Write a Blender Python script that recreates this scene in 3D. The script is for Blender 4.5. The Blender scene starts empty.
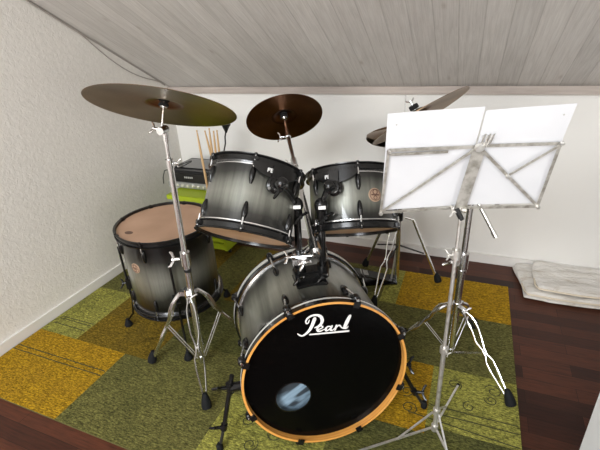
import bpy, bmesh, math, random
from mathutils import Vector, Matrix, noise
PI = math.pi
V = Vector
scene = bpy.context.scene
col = scene.collection
random.seed(7)
H = 1.38

# ------------------------------------------------------------------ materials
def mat(name, color=(.5,.5,.5), rough=.5, metal=0., coat=0., spec=.5):
    m = bpy.data.materials.new(name); m.use_nodes = True
    b = m.node_tree.nodes['Principled BSDF']
    b.inputs['Base Color'].default_value = (*color, 1)
    b.inputs['Roughness'].default_value = rough
    b.inputs['Metallic'].default_value = metal
    b.inputs['Coat Weight'].default_value = coat
    b.inputs['Coat Roughness'].default_value = .05
    b.inputs['Specular IOR Level'].default_value = spec
    return m
def nd(m, t, **k):
    x = m.node_tree.nodes.new(t)
    for a, v in k.items(): setattr(x, a, v)
    return x
def ln(m, a, b): m.node_tree.links.new(a, b)
def bs(m): return m.node_tree.nodes['Principled BSDF']
def coords(m, scale=(1,1,1), rot=(0,0,0), loc=(0,0,0)):
    t = nd(m, 'ShaderNodeTexCoord'); p = nd(m, 'ShaderNodeMapping')
    p.inputs['Scale'].default_value = scale; p.inputs['Rotation'].default_value = rot; p.inputs['Location'].default_value = loc
    ln(m, t.outputs['Object'], p.inputs['Vector']); return p.outputs['Vector']
def noise_n(m, vec, scale, detail=4, rough=.5, dist=0):
    x = nd(m, 'ShaderNodeTexNoise'); x.inputs['Scale'].default_value = scale
    x.inputs['Detail'].default_value = detail; x.inputs['Roughness'].default_value = rough; x.inputs['Distortion'].default_value = dist
    ln(m, vec, x.inputs['Vector']); return x.outputs['Fac']
def ramp(m, fac, stops, interp='LINEAR'):
    r = nd(m, 'ShaderNodeValToRGB'); cr = r.color_ramp; cr.interpolation = interp
    while len(cr.elements) < len(stops): cr.elements.new(.5)
    for e, (p, c) in zip(cr.elements, stops):
        e.position = p; e.color = (*c, 1) if len(c) == 3 else c
    ln(m, fac, r.inputs['Fac']); return r.outputs['Color']
def mix(m, fac, a, b, mode='MIX'):
    x = nd(m, 'ShaderNodeMix', data_type='RGBA', blend_type=mode)
    if isinstance(fac, (int, float)): x.inputs[0].default_value = fac
    else: ln(m, fac, x.inputs[0])
    for s, i in ((a, 6), (b, 7)):
        if isinstance(s, tuple): x.inputs[i].default_value = (*s, 1)
        else: ln(m, s, x.inputs[i])
    return x.outputs[2]
def bump(m, h, strength=.3, dist=.01):
    x = nd(m, 'ShaderNodeBump'); x.inputs['Strength'].default_value = strength; x.inputs['Distance'].default_value = dist
    ln(m, h, x.inputs['Height']); ln(m, x.outputs['Normal'], bs(m).inputs['Normal'])
def math_n(m, op, a, b=None):
    x = nd(m, 'ShaderNodeMath', operation=op)
    for i, s in enumerate((a, b)):
        if s is None: continue
        if isinstance(s, (int, float)): x.inputs[i].default_value = s
        else: ln(m, s, x.inputs[i])
    return x.outputs[0]
G = lambda v: (v, v, v)

M = {}
M['chrome'] = mat('chrome', (.80,.80,.80), .24, 1)
M['nickel'] = mat('worn_nickel', (.62,.61,.58), .38, .85)
m = M['nickel']; ln(m, ramp(m, noise_n(m, coords(m), 60, 5), [(.3,(.55,.52,.46)),(.5,(.76,.75,.72))]), bs(m).inputs['Base Color'])
M['desk_metal'] = mat('desk_metal', (.5,.48,.44), .45, .6)
m = M['desk_metal']; ln(m, ramp(m, noise_n(m, coords(m), 45, 5), [(.35,(.33,.31,.27)),(.62,(.60,.58,.54))]), bs(m).inputs['Base Color'])
M['black'] = mat('black_metal', (.006,.006,.006), .25, .0, .1, .4)
M['rubber'] = mat('black_rubber', (.010,.011,.012), .7, spec=.12)
M['blackpl'] = mat('black_plastic', (.012,.012,.013), .4)
M['felt'] = mat('black_felt', (.01,.01,.01), .95)
M['white_ink'] = mat('white_ink', (.82,.82,.80), .5)
M['grey_ink'] = mat('grey_ink', (.45,.45,.43), .5)
M['paper'] = mat('white_paper', (.86,.87,.89), .6)
b = bs(M['paper']); m = M['paper']
ln(m, ramp(m, noise_n(m, coords(m), 9, 2), [(.3,(.62,.63,.66)),(.7,(.66,.67,.695))]), b.inputs['Base Color'])
M['white_paint'] = mat('white_paint', (.90,.93,.96), .4)
M['skirting'] = mat('skirting_paint', (.72,.70,.67), .5)
M['lime'] = mat('lime_lacquer', (.36,.46,.015), .35)
M['wood_hoop'] = mat('natural_maple', (.62,.30,.08), .3, 0, .5)
m = M['wood_hoop']
ln(m, ramp(m, noise_n(m, coords(m, (1,1,30)), 6, 4), [(.3,(.58,.25,.05)),(.7,(.74,.37,.09))]), bs(m).inputs['Base Color'])
M['hoop_black'] = mat('black_lacquer', (.005,.005,.005), .15, 0, .3)
M['head_black'] = mat('black_film', (.0015,.0015,.0015), .2, 0, 0, .12)
M['head_peach'] = mat('coated_peach_film', (.44,.27,.17), .5)
m = M['head_peach']
c1 = ramp(m, noise_n(m, coords(m), 7, 5), [(.3,(.40,.245,.155)),(.7,(.50,.315,.21))])
vo = nd(m,'ShaderNodeTexVoronoi'); vo.inputs['Scale'].default_value = 11; ln(m, coords(m), vo.inputs['Vector'])
sp = ramp(m, vo.outputs['Distance'], [(.0,G(0.)),(.055,G(0.)),(.075,G(1.))])
ln(m, mix(m, math_n(m,'MULTIPLY', math_n(m,'SUBTRACT',1.0, nd(m,'ShaderNodeRGBToBW').outputs[0]), 0.0), c1, (.1,.06,.04)), bs(m).inputs['Base Color'])
ln(m, mix(m, ramp(m, vo.outputs['Distance'], [(0,G(.55)),(.05,G(.5)),(.09,G(0))]), c1, (.14,.08,.05)), bs(m).inputs['Base Color'])
M['head_amber'] = mat('amber_film', (.33,.19,.10), .3)
m = M['head_amber']
ln(m, ramp(m, noise_n(m, coords(m), 5, 3), [(.3,(.40,.22,.11)),(.7,(.62,.40,.24))]), bs(m).inputs['Base Color'])
M['badge'] = mat('badge_plate', (.42,.29,.20), .4, .2)
M['badge_dark'] = mat('badge_ink', (.12,.06,.04), .5)
M['stick'] = mat('hickory', (.55,.36,.18), .5)
M['silver_pl'] = mat('silver_plastic', (.42,.42,.41), .35, .5)
M['inlay'] = mat('silver_inlay', (.68,.68,.65), .3, .3)
M['brass_knob'] = mat('pale_knob', (.7,.68,.6), .3, .6)
M['cable'] = mat('grey_cable', (.36,.33,.30), .6)
M['pillow'] = mat('pale_blue_fabric', (.42,.55,.66), .8)
m = M['pillow']
ln(m, ramp(m, noise_n(m, coords(m, (3,14,1), rot=(0,0,-.75)), 1.6, 2, .5, .6), [(.40,(.02,.03,.04)),(.47,(.16,.24,.31)),(.62,(.30,.42,.53))]), bs(m).inputs['Base Color'])

# lacquered burst: black fading to grey along the drum's own axis, with wood grain; rims deepened further to hold shade in the colour
def burst(name, half, ax=2, lo=(.003,.003,.003), hi=(.235,.24,.205), power=1.0, centre=0.):
    m = mat(name, rough=.36, metal=.55, coat=.7)
    t = nd(m, 'ShaderNodeTexCoord'); s = nd(m, 'ShaderNodeSeparateXYZ'); ln(m, t.outputs['Object'], s.inputs[0])
    d = math_n(m, 'DIVIDE', math_n(m, 'ABSOLUTE', math_n(m, 'SUBTRACT', s.outputs[ax], centre)), half)
    sc = [26,26,26]; sc[ax] = 1.1
    g = noise_n(m, coords(m, tuple(sc)), 1.6, 6, .65)
    sc2 = [9,9,9]; sc2[ax] = .9
    g2 = noise_n(m, coords(m, tuple(sc2), loc=(3,1,2)), 1.4, 4, .6)
    d2 = math_n(m, 'ADD', d, math_n(m, 'MULTIPLY', math_n(m, 'SUBTRACT', g2, .5), .5))
    base = ramp(m, d2, [(.0,hi),(.20,tuple(c*.8 for c in hi)),(.55,tuple(c*.13 for c in hi)),(.8,lo)])
    gr = ramp(m, g, [(.3,G(.62)),(.5,G(.95)),(.7,G(1.15))])
    ln(m, mix(m, 1., base, gr, 'MULTIPLY'), bs(m).inputs['Base Color'])
    return m
M['burst_tom'] = burst('burst_tom', .108)
M['burst_floor'] = burst('burst_floor', .18)
M['burst_bass'] = burst('burst_bass', .27, hi=(.28,.285,.235))

def cymbal_mat(name, c0, c1, rough):
    m = mat(name, c0, rough, 1)
    t = nd(m, 'ShaderNodeTexCoord'); s = nd(m, 'ShaderNodeSeparateXYZ'); ln(m, t.outputs['Object'], s.inputs[0])
    r = math_n(m, 'SQRT', math_n(m, 'ADD', math_n(m, 'MULTIPLY', s.outputs[0], s.outputs[0]), math_n(m, 'MULTIPLY', s.outputs[1], s.outputs[1])))
    cb = nd(m, 'ShaderNodeCombineXYZ'); ln(m, r, cb.inputs[0])
    n1 = noise_n(m, cb.outputs[0], 240, 3, .7)
    n2 = noise_n(m, coords(m), 6, 4)
    a = ramp(m, n1, [(.3,c0),(.7,c1)])
    col_ = mix(m, .5, a, ramp(m, n2, [(.3,tuple(x*.45 for x in c0)),(.7,c1)]))
    col_ = mix(m, ramp(m, math_n(m,'MULTIPLY', r, 10.), [(.0,G(.55)),(.50,G(.55)),(.56,G(.9)),(.62,G(.0))]), col_, (.11,.045,.022))  # reddish reflection on the bell tinted into the bronze, plus a darker ring
    ln(m, col_, bs(m).inputs['Base Color'])
    bump(m, n1, .2, .0006)
    tg = nd(m,'ShaderNodeTangent', direction_type='RADIAL', axis='Z'); ln(m, tg.outputs[0], bs(m).inputs['Tangent']); bs(m).inputs['Anisotropic'].default_value = .75
    return m
M['bronze'] = cymbal_mat('aged_bronze', (.17,.105,.055), (.31,.20,.11), .30)
M['bronze_dark'] = cymbal_mat('dark_copper_bronze', (.17,.075,.035), (.31,.14,.065), .28)

# walls: fine stucco
def stucco(name, c, st=.35):
    m = mat(name, c, .85)
    n = noise_n(m, coords(m), 55, 3, .6, .6)
    ln(m, ramp(m, n, [(.3,tuple(x*.94 for x in c)),(.7,tuple(min(1,x*1.03) for x in c))]), bs(m).inputs['Base Color'])
    bump(m, n, st, .012); return m
M['wall_left'] = stucco('stucco_plaster', (.76,.735,.69), .28)
M['wall_back'] = mat('painted_wall', (.76,.75,.72), .8)
m = M['wall_back']; bump(m, noise_n(m, coords(m), 30, 3), .06, .01)
M['trim'] = mat('limed_trim', (.42,.36,.31), .6)
m = M['trim']; ln(m, ramp(m, noise_n(m, coords(m, (1,12,12)), 5, 4), [(.3,(.36,.31,.275)),(.7,(.47,.41,.37))]), bs(m).inputs['Base Color'])
# whitewashed spruce boards with knots, boards run up the slope (local y)
M['ceiling'] = mat('whitewashed_boards', (.5,.48,.45), .6)
m = M['ceiling']
t = nd(m,'ShaderNodeTexCoord'); s = nd(m,'ShaderNodeSeparateXYZ'); ln(m, t.outputs['Object'], s.inputs[0])
bw = .096
fx = math_n(m,'DIVIDE', s.outputs[0], bw); fr = math_n(m,'FRACT', fx); fl = math_n(m,'FLOOR', fx)
wn = nd(m,'ShaderNodeTexWhiteNoise', noise_dimensions='1D'); ln(m, fl, wn.inputs['W'])
cbx = nd(m,'ShaderNodeCombineXYZ'); ln(m, math_n(m,'MULTIPLY', s.outputs[0], 9.), cbx.inputs[0]); ln(m, math_n(m,'ADD', math_n(m,'MULTIPLY', s.outputs[1], .8), math_n(m,'MULTIPLY', wn.outputs['Value'], 40.)), cbx.inputs[1])
grain = noise_n(m, cbx.outputs[0], 5, 5, .6, 1.2)
vk = nd(m,'ShaderNodeTexVoronoi'); vk.inputs['Scale'].default_value = 1.0
cbk = nd(m,'ShaderNodeCombineXYZ'); ln(m, math_n(m,'MULTIPLY', s.outputs[0], 9.), cbk.inputs[0]); ln(m, math_n(m,'ADD', math_n(m,'MULTIPLY', s.outputs[1], 3.6), math_n(m,'MULTIPLY', wn.outputs['Value'], 9.)), cbk.inputs[1]); ln(m, cbk.outputs[0], vk.inputs['Vector'])
base = ramp(m, grain, [(.3,(.56,.535,.51)),(.5,(.62,.595,.57)),(.7,(.665,.645,.62))])
base = mix(m, 1., base, ramp(m, wn.outputs['Value'], [(0,G(.92)),(1,G(1.04))]), 'MULTIPLY')
knot = ramp(m, vk.outputs['Distance'], [(0,G(.75)),(.05,G(.5)),(.10,G(.12)),(.16,G(0))])
base = mix(m, math_n(m,'MULTIPLY', knot, .75), base, (.33,.28,.24))
groove = ramp(m, fr, [(0,G(1)),(.02,G(.6)),(.035,G(0)),(.975,G(0)),(1,G(1))])
base = mix(m, math_n(m,'MULTIPLY', groove, .33), base, (.18,.16,.14))
fg = noise_n(m, coords(m, (110,3,1)), 1.5, 4, .7)
base = mix(m, 1., base, ramp(m, fg, [(.3,G(.86)),(.6,G(1.04))]), 'MULTIPLY')
ln(m, base, bs(m).inputs['Base Color'])
bump(m, math_n(m,'SUBTRACT', math_n(m,'ADD', math_n(m,'MULTIPLY', grain, .5), fg), groove), .35, .004)

# dark parquet strips along x
M['floor'] = mat('dark_parquet', (.05,.015,.01), .32, spec=.22)
m = M['floor']
t = nd(m,'ShaderNodeTexCoord'); mp = nd(m,'ShaderNodeMapping'); ln(m, t.outputs['Object'], mp.inputs['Vector']); mp.inputs['Rotation'].default_value=(0,0,0)
br = nd(m,'ShaderNodeTexBrick'); ln(m, mp.outputs['Vector'], br.inputs['Vector'])
br.inputs['Scale'].default_value = 1; br.inputs['Brick Width'].default_value = .52; br.inputs['Row Height'].default_value = .07
br.inputs['Mortar Size'].default_value = .0009; br.inputs['Mortar Smooth'].default_value = .3; br.inputs['Bias'].default_value = 0
br.inputs['Color1'].default_value = (.024,.008,.005,1); br.inputs['Color2'].default_value = (.088,.028,.014,1); br.inputs['Mortar'].default_value = (.008,.004,.003,1)
br.offset_frequency = 2; br.offset = .37
g = noise_n(m, coords(m, (3,40,1)), 3, 6, .65, .5)
ln(m, mix(m, 1., br.outputs['Color'], ramp(m, g, [(.3,G(.6)),(.5,G(1.)),(.72,(1.5,1.35,1.25))]), 'MULTIPLY'), bs(m).inputs['Base Color'])
ln(m, ramp(m, g, [(.3,G(.38)),(.7,G(.5))]), bs(m).inputs['Roughness'])
bump(m, g, .05, .002)

def rug_mat(name, c, dark, seed, thr=.5):
    m = mat(name, c, .95, spec=.15)
    v = coords(m, (1,1,1), loc=(seed*3.1, seed*1.7, 0))
    streak = noise_n(m, coords(m, (10,70,1), loc=(seed,0,0)), 2.4, 5, .75)
    blot = noise_n(m, v, 5, 6, .7)
    fine = noise_n(m, coords(m, (1,2.4,1), loc=(seed*3.1, seed*1.7, 0)), 85, 4, .8)
    vor = nd(m,'ShaderNodeTexVoronoi', feature='DISTANCE_TO_EDGE'); vor.inputs['Scale'].default_value = 13
    dn = noise_n(m, v, 9, 3)
    mv = nd(m,'ShaderNodeVectorMath', operation='ADD'); ln(m, v, mv.inputs[0])
    cb2 = nd(m,'ShaderNodeCombineXYZ'); ln(m, math_n(m,'MULTIPLY', dn, .28), cb2.inputs[0]); ln(m, math_n(m,'MULTIPLY', dn, .2), cb2.inputs[1]); ln(m, cb2.outputs[0], mv.inputs[1])
    ln(m, mv.outputs[0], vor.inputs['Vector'])
    orn = ramp(m, vor.outputs['Distance'], [(0,G(1)),(.03,G(.7)),(.07,G(0))])
    gate = ramp(m, noise_n(m, v, 3.2, 2), [(thr,G(0)),(thr+.1,G(1))])
    a = mix(m, ramp(m, streak, [(.38,G(0)),(.62,G(1))]), c, tuple(x*.42 for x in c))
    a = mix(m, ramp(m, blot, [(.42,G(0)),(.68,G(.7))]), a, dark)
    a = mix(m, math_n(m,'MULTIPLY', math_n(m,'MULTIPLY', orn, gate), .6), a, tuple(x*.45 for x in dark))
    a = mix(m, 1., a, ramp(m, fine, [(.34,G(.25)),(.5,G(.95)),(.66,G(1.9))]), 'MULTIPLY')
    ln(m, a, bs(m).inputs['Base Color'])
    bump(m, math_n(m,'ADD', fine, streak), .7, .004)
    return m
RUG = [rug_mat('rug_ochre', (.46,.27,.012), (.27,.155,.012), 1, .62),
       rug_mat('rug_green', (.165,.155,.045), (.085,.085,.025), 2, .58),
       rug_mat('rug_mustard', (.22,.145,.014), (.10,.072,.012), 3, .5),
       rug_mat('rug_lime', (.37,.355,.075), (.17,.17,.04), 4, .45),
       rug_mat('rug_moss', (.13,.13,.035), (.055,.058,.02), 5, .45)]
M['rug_line'] = mat('rug_line', (.045,.045,.015), .95)
M['rug_side'] = mat('rug_edge', (.09,.08,.02), .95)
M['blanket'] = mat('cream_fleece', (.62,.59,.54), .95)
m = M['blanket']
n1 = noise_n(m, coords(m, (1,1.6,1)), 9, 4, .6, 1.)
ln(m, ramp(m, n1, [(.30,(.50,.43,.36)),(.40,(.66,.63,.58)),(.7,(.74,.72,.69))]), bs(m).inputs['Base Color'])
bump(m, noise_n(m, coords(m, (1,2.2,1), rot=(0,0,.4)), 13, 4, .55, .8), .5, .03)
M['hem'] = mat('cream_binding', (.66,.58,.46), .8)

# ------------------------------------------------------------------ mesh builder
def frame(a, ref=(1,0,0)):
    z = V(a).normalized(); x = V(ref) - V(ref).dot(z)*z
    if x.length < 1e-4: x = V((0,1,0)) - V((0,1,0)).dot(z)*z
    x.normalize(); y = z.cross(x)
    m = Matrix((x, y, z)).transposed().to_4x4(); return m
def mtx(c, a, ref=(1,0,0)): return Matrix.Translation(V(c)) @ frame(a, ref)

class MB:
    def __init__(s): s.v = []; s.f = []; s.mi = []; s.m = Matrix.Identity(4)
    def add(s, vs, fs, mi=0):
        o = len(s.v); s.v += [s.m @ V(p) for p in vs]; s.f += [[i+o for i in f] for f in fs]; s.mi += [mi]*len(fs); return s
    def box(s, c, d, M_=None, mi=0):
        x, y, z = (q/2 for q in d); M_ = M_ or Matrix.Identity(4)
        vs = [M_ @ (V(c)+V((i*x, j*y, k*z))) for i in (-1,1) for j in (-1,1) for k in (-1,1)]
        return s.add(vs, [(0,1,3,2),(4,6,7,5),(0,4,5,1),(2,3,7,6),(0,2,6,4),(1,5,7,3)], mi)
    def lathe(s, prof, k=48, M_=None, closed=False, mi=0, cap=True):
        M_ = M_ or Matrix.Identity(4); vs = []; fs = []
        for r, z in prof:
            for i in range(k):
                a = 2*PI*i/k; vs.append(M_ @ V((r*math.cos(a), r*math.sin(a), z)))
        n = len(prof)
        for j in range(n if closed else n-1):
            j2 = (j+1) % n
            for i in range(k):
                i2 = (i+1) % k; fs.append((j*k+i, j*k+i2, j2*k+i2, j2*k+i))
        if cap and not closed:
            fs.append(tuple(range(k))[::-1]); fs.append(tuple((n-1)*k+i for i in range(k)))
        return s.add(vs, fs, mi)
    def tube(s, pts, r, k=10, mi=0, closed=False):
        pts = [V(p) for p in pts]; n = len(pts); rs = r if isinstance(r, (list, tuple)) else [r]*n
        ts = []
        for i in range(n):
            a = pts[(i-1) % n] if (closed or i) else pts[0]; b = pts[(i+1) % n] if (closed or i < n-1) else pts[-1]
            ts.append((b-a).normalized())
        x = ts[0].orthogonal().normalized(); vs = []
        for i in range(n):
            x = (x - x.dot(ts[i])*ts[i]).normalized(); y = ts[i].cross(x)
            for j in range(k):
                a = 2*PI*j/k; vs.append(pts[i] + rs[i]*(math.cos(a)*x+math.sin(a)*y))
        fs = []
        for i in range(n if closed else n-1):
            i2 = (i+1) % n
            for j in range(k):
                j2 = (j+1) % k; fs.append((i*k+j, i*k+j2, i2*k+j2, i2*k+j))
        if not closed: fs.append(tuple(range(k))[::-1]); fs.append(tuple((n-1)*k+j for j in range(k)))
        return s.add(vs, fs, mi)
    def ball(s, c, r, k=14, sc=(1,1,1), M_=None):
        prof = [(max(1e-4, r*math.sin(PI*i/k)), -r*math.cos(PI*i/k)) for i in range(k+1)]
        T = Matrix.Translation(V(c)) @ (M_ or Matrix.Identity(4)) @ Matrix.Diagonal((*sc,1))
        return s.lathe(prof, k+4, T, cap=False)
    def bar(s, a, b, w, t, nrm):   # flat bar from a to b, width w, thickness t along nrm
        a, b, nrm = V(a), V(b), V(nrm).normalized(); d = (b-a); L = d.length; d.normalize(); sd = nrm.cross(d).normalized()
        T = Matrix((d, sd, nrm)).transposed().to_4x4(); T.translation = (a+b)/2
        return s.box((0,0,0), (L, w, t), T)
    def build(s, name, m, parent=None, local=True, bevel=0, smooth=True, kind=None):
        me = bpy.data.meshes.new(name); vs = s.v
        if parent is not None and not local:
            inv = parent['_M']; inv = Matrix([inv[i*4:i*4+4] for i in range(4)]).inverted(); vs = [inv @ p for p in vs]
        me.from_pydata([tuple(p) for p in vs], [], s.f)
        bm = bmesh.new(); bm.from_mesh(me); bmesh.ops.recalc_face_normals(bm, faces=bm.faces)
        if bevel: bmesh.ops.bevel(bm, geom=list(bm.edges), offset=bevel, segments=2, affect='EDGES', clamp_overlap=True)
        bm.to_mesh(me); bm.free()
        for mm in (m if isinstance(m, list) else [m]): me.materials.append(mm)
        if isinstance(m, list) and not bevel:
            for p, i in zip(me.polygons, s.mi): p.material_index = i
        if smooth:
            me.shade_smooth()
            try: me.set_sharp_from_angle(angle=math.radians(38))
            except Exception: pass
        o = bpy.data.objects.new(name, me); col.objects.link(o)
        if parent is not None: o.parent = parent
        if kind: o['kind'] = kind
        return o
def tag(o, label, cat, group=None):
    o['label'] = label; o['category'] = cat
    if group: o['group'] = group
    return o
def thing(name, T, label, cat, group=None):
    o = bpy.data.objects.new(name, None); col.objects.link(o)
    if not isinstance(T, Matrix): T = Matrix.Translation(V(T))
    o.matrix_world = T; o.empty_display_size = .05
    o['_M'] = [T[i][j] for i in range(4) for j in range(4)]
    return tag(o, label, cat, group)
def sub(parent, o):   # hang o (built in the same frame as its parent) one level down
    o.parent = parent; return o

# ------------------------------------------------------------------ camera
Rr = ((0.92646308,0.37300055,-0.05036623),(0.11731714,-0.41332493,-0.90299457),(-0.35763509,0.8306823,-0.42668964))
cam = bpy.data.cameras.new('camera'); co = bpy.data.objects.new('camera', cam); col.objects.link(co)
R3 = Matrix((V(Rr[0]), -V(Rr[1]), -V(Rr[2]))).transposed().to_4x4()
R3.translation = (0,0,H); co.matrix_world = R3
cam.sensor_width = 36; cam.lens = 412/600*36; cam.clip_start = .02
scene.camera = co

# ------------------------------------------------------------------ room
XL, XR, YB, YF = -2.03, 3.0, 2.5, -4.2
SL = .565; ZK = 1.062
def zc(y): return ZK + SL*(YB-y)
YR = -1.6; ZR = zc(YR)
MB().box(((XL+XR)/2,(YB+YF)/2,-.05),(XR-XL+.4,YB-YF+.4,.1)).build('floor', M['floor'], smooth=False, kind='structure')
MB().box(((XL+XR)/2,YB+.05,.55),(XR-XL+.2,.1,1.1)).build('wall_back', M['wall_back'], smooth=False, kind='structure')
def gable(x0, x1, name, m, ymin=YF):
    prof = [(YB+.1,0),(YB+.1,ZK-.03),(YR,ZR+.02),(YF-.1,ZR-.55*(YR-YF)),(YF-.1,0)]
    vs = [(x0,y,z) for y,z in prof]+[(x1,y,z) for y,z in prof]; n = 5
    MB().add(vs, [tuple(range(n)), tuple(range(n,2*n))]+[(i,(i+1)%n,(i+1)%n+n,i+n) for i in range(n)]).build(name, m, smooth=False, kind='structure')
gable(XL-.1, XL, 'wall_left', M['wall_left']); gable(XR, XR+.1, 'wall_right', M['wall_back'])
MB().box(((XL+XR)/2,YF-.05,1),(XR-XL+.2,.1,2.2)).build('wall_front', M['wall_back'], smooth=False, kind='structure')
# sloping ceiling with its own frame: local y runs up the slope
ang = math.atan(SL)
L = math.hypot(YB+.1-YR, (YB+.1-YR)*SL)
T = Matrix.Translation((0, YR, ZR)) @ Matrix.Rotation(-ang, 4, 'X')
o = MB().box(((XL+XR)/2, L/2, .03),(XR-XL+.2, L, .06)).build('ceiling', M['ceiling'], smooth=False, kind='structure'); o.matrix_world = T
# rear slope of the roof, with the roof window opening
ang2 = math.atan(.55); L2 = (YR-YF+.1)/math.cos(ang2)
T2 = Matrix.Translation((0, YR, ZR)) @ Matrix.Rotation(ang2, 4, 'X')
mb = MB(); wx0, wx1, wy0, wy1 = -1.5, .1, -1.75, -.45
def slab(x0,x1,y0,y1): mb.box(((x0+x1)/2,(y0+y1)/2,.03),(x1-x0,y1-y0,.06))
slab(XL-.1,wx0,-L2,0); slab(wx1,XR+.1,-L2,0); slab(wx0,wx1,-L2,wy0); slab(wx0,wx1,wy1,0)
o = mb.build('ceiling', M['ceiling'], smooth=False, kind='structure'); o.matrix_world = T2
mb = MB()
for x0,x1,y0,y1 in ((wx0-.05,wx0,wy0-.05,wy1+.05),(wx1,wx1+.05,wy0-.05,wy1+.05),(wx0,wx1,wy0-.05,wy0),(wx0,wx1,wy1,wy1+.05)): mb.box(((x0+x1)/2,(y0+y1)/2,.02),(x1-x0,y1-y0,.12))
o = mb.build('window_1', M['white_paint'], smooth=False, kind='structure'); o.matrix_world = T2
# skirting boards and the limed board under the slope
MB().box((XL+.007,(YB+YF)/2,.03),(.014,YB-YF,.06)).build('baseboard_left', M['skirting'], smooth=False, kind='structure')
MB().box(((XL+XR)/2+.007,YB-.007,.03),(XR-XL-.014,.014,.06)).build('baseboard_back', M['skirting'], smooth=False, kind='structure')
MB().box(((XL+XR)/2,YB-.009,1.042),(XR-XL,.018,.042)).build('trim_1', M['trim'], smooth=False, kind='structure')

# ------------------------------------------------------------------ rug
rz = .008
def rug():
    xs = [-2.005,-1.755,-1.425,-1.28,-.80,-.36,-.03,.298]
    X0,X1,Y0,Y1 = -2.01,.298,.690,2.235
    cells = [(X0,-1.425,Y0,1.085,0),(X0,-1.75,1.085,1.50,3),(-1.75,-1.28,1.085,1.52,2),(-1.425,-1.28,Y0,1.085,1),(-1.28,-.80,Y0,1.25,1),
             (-1.28,-.80,1.25,1.62,4),(X0,-1.62,1.50,Y1,1),(-1.62,-1.42,1.52,Y1,2),(-1.75,-1.62,1.5,1.52,2),(-1.62,-1.28,1.52,1.52,2),
             (-1.42,-1.2,1.62,Y1,1),(-1.2,-.80,1.62,Y1,2),(-1.42,-1.28,1.52,1.62,1),(-.80,-.36,Y0,1.05,3),(-.80,-.36,1.05,1.62,1),(-.80,-.36,1.62,Y1,1),  # mustard cell at the back is ochre with its shade put into the colour
             (-.36,-.03,1.12,1.48,0),(-.36,.298,1.48,1.88,1),(-.36,-.27,1.88,Y1,3),(-.27,.298,1.88,Y1,0),(-.03,.298,1.16,1.48,3),(-.36,-.03,Y0,1.12,4),(-.03,.298,Y0,1.16,4)]
    mb = MB()
    for x0,x1,y0,y1,i in cells:
        if x1-x0<1e-3 or y1-y0<1e-3: continue
        mb.add([(x0,y0,rz),(x1,y0,rz),(x1,y1,rz),(x0,y1,rz)],[(0,1,2,3)],i)
    # woven double lines and small scroll ornaments
    z = rz+.0006
    def line(x0,y0,x1,y1,w=.005):
        a,b=V((x0,y0,0)),V((x1,y1,0)); n=(b-a).normalized().cross(V((0,0,1)))*w/2
        mb.add([(a+n)+V((0,0,z)),(b+n)+V((0,0,z)),(b-n)+V((0,0,z)),(a-n)+V((0,0,z))],[(0,1,2,3)],5)
    for x0,y0,x1,y1 in ((X0,.93,-1.43,.935),(X0,.958,-1.43,.962),(X0+.02,1.15,-1.76,1.15),(X0+.02,1.19,-1.76,1.19),(X0+.02,1.205,-1.76,1.205),
                        (-.02,1.26,.29,1.265),(-.02,1.225,.29,1.23),(-.10,1.20,.29,1.17),(-.62,1.04,-.37,1.04),(-.79,1.30,-.5,1.31),(-.79,1.26,-.5,1.27)): line(x0,y0,x1,y1)
    def scroll(cx,cy,r,t=1.6,a0=0,fl=1):
        n=22; P=[]
        for k in range(n+1):
            u=k/n; a=a0+fl*u*t*2*PI; rr=r*(1-.75*u); P.append((cx+rr*math.cos(a),cy+rr*math.sin(a)))
        for p,q in zip(P,P[1:]): line(*p,*q,w=.004)
    random.seed(3)
    for cx,cy in ((.2,1.36),(.21,1.41),(.06,1.40),(.12,1.30),(-.55,.93),(-.62,.86),(-.68,.95),(-.5,.84),(-.2,1.2),(-.12,1.3),(-.1,1.22),(-.25,1.27),(.05,1.02),(.15,1.05),(-.1,1.0)):
        scroll(cx,cy,.022+.014*random.random(),1.3,random.random()*6,random.choice((-1,1)))
    vs=[(X0,Y0,0),(X1,Y0,0),(X1,Y1,0),(X0,Y1,0),(X0,Y0,rz),(X1,Y0,rz),(X1,Y1,rz),(X0,Y1,rz)]
    mb.add(vs,[(0,1,5,4),(1,2,6,5),(2,3,7,6),(3,0,4,7),(0,3,2,1)],6)
    o = mb.build('patchwork_rug', RUG+[M['rug_line'],M['rug_side']], smooth=False)
    tag(o,'ochre and green patchwork rug lying under the whole drum kit','rug')
rug()
RZ = rz+.001

# ------------------------------------------------------------------ drum parts
def wing(mb, c, a, s=1., r=.004):   # wing bolt on axis a at c
    a = V(a).normalized(); p = a.orthogonal().normalized(); c = V(c)
    mb.tube([c-a*.012*s, c+a*.012*s], .0055*s, 10)
    mb.tube([c+a*.006*s-p*.004*s, c+a*.014*s-p*.02*s, c+a*.020*s-p*.024*s], [.004*s,.0045*s,.003*s], 8)
    mb.tube([c+a*.006*s+p*.004*s, c+a*.014*s+p*.02*s, c+a*.020*s+p*.024*s], [.004*s,.0045*s,.003*s], 8)

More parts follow.
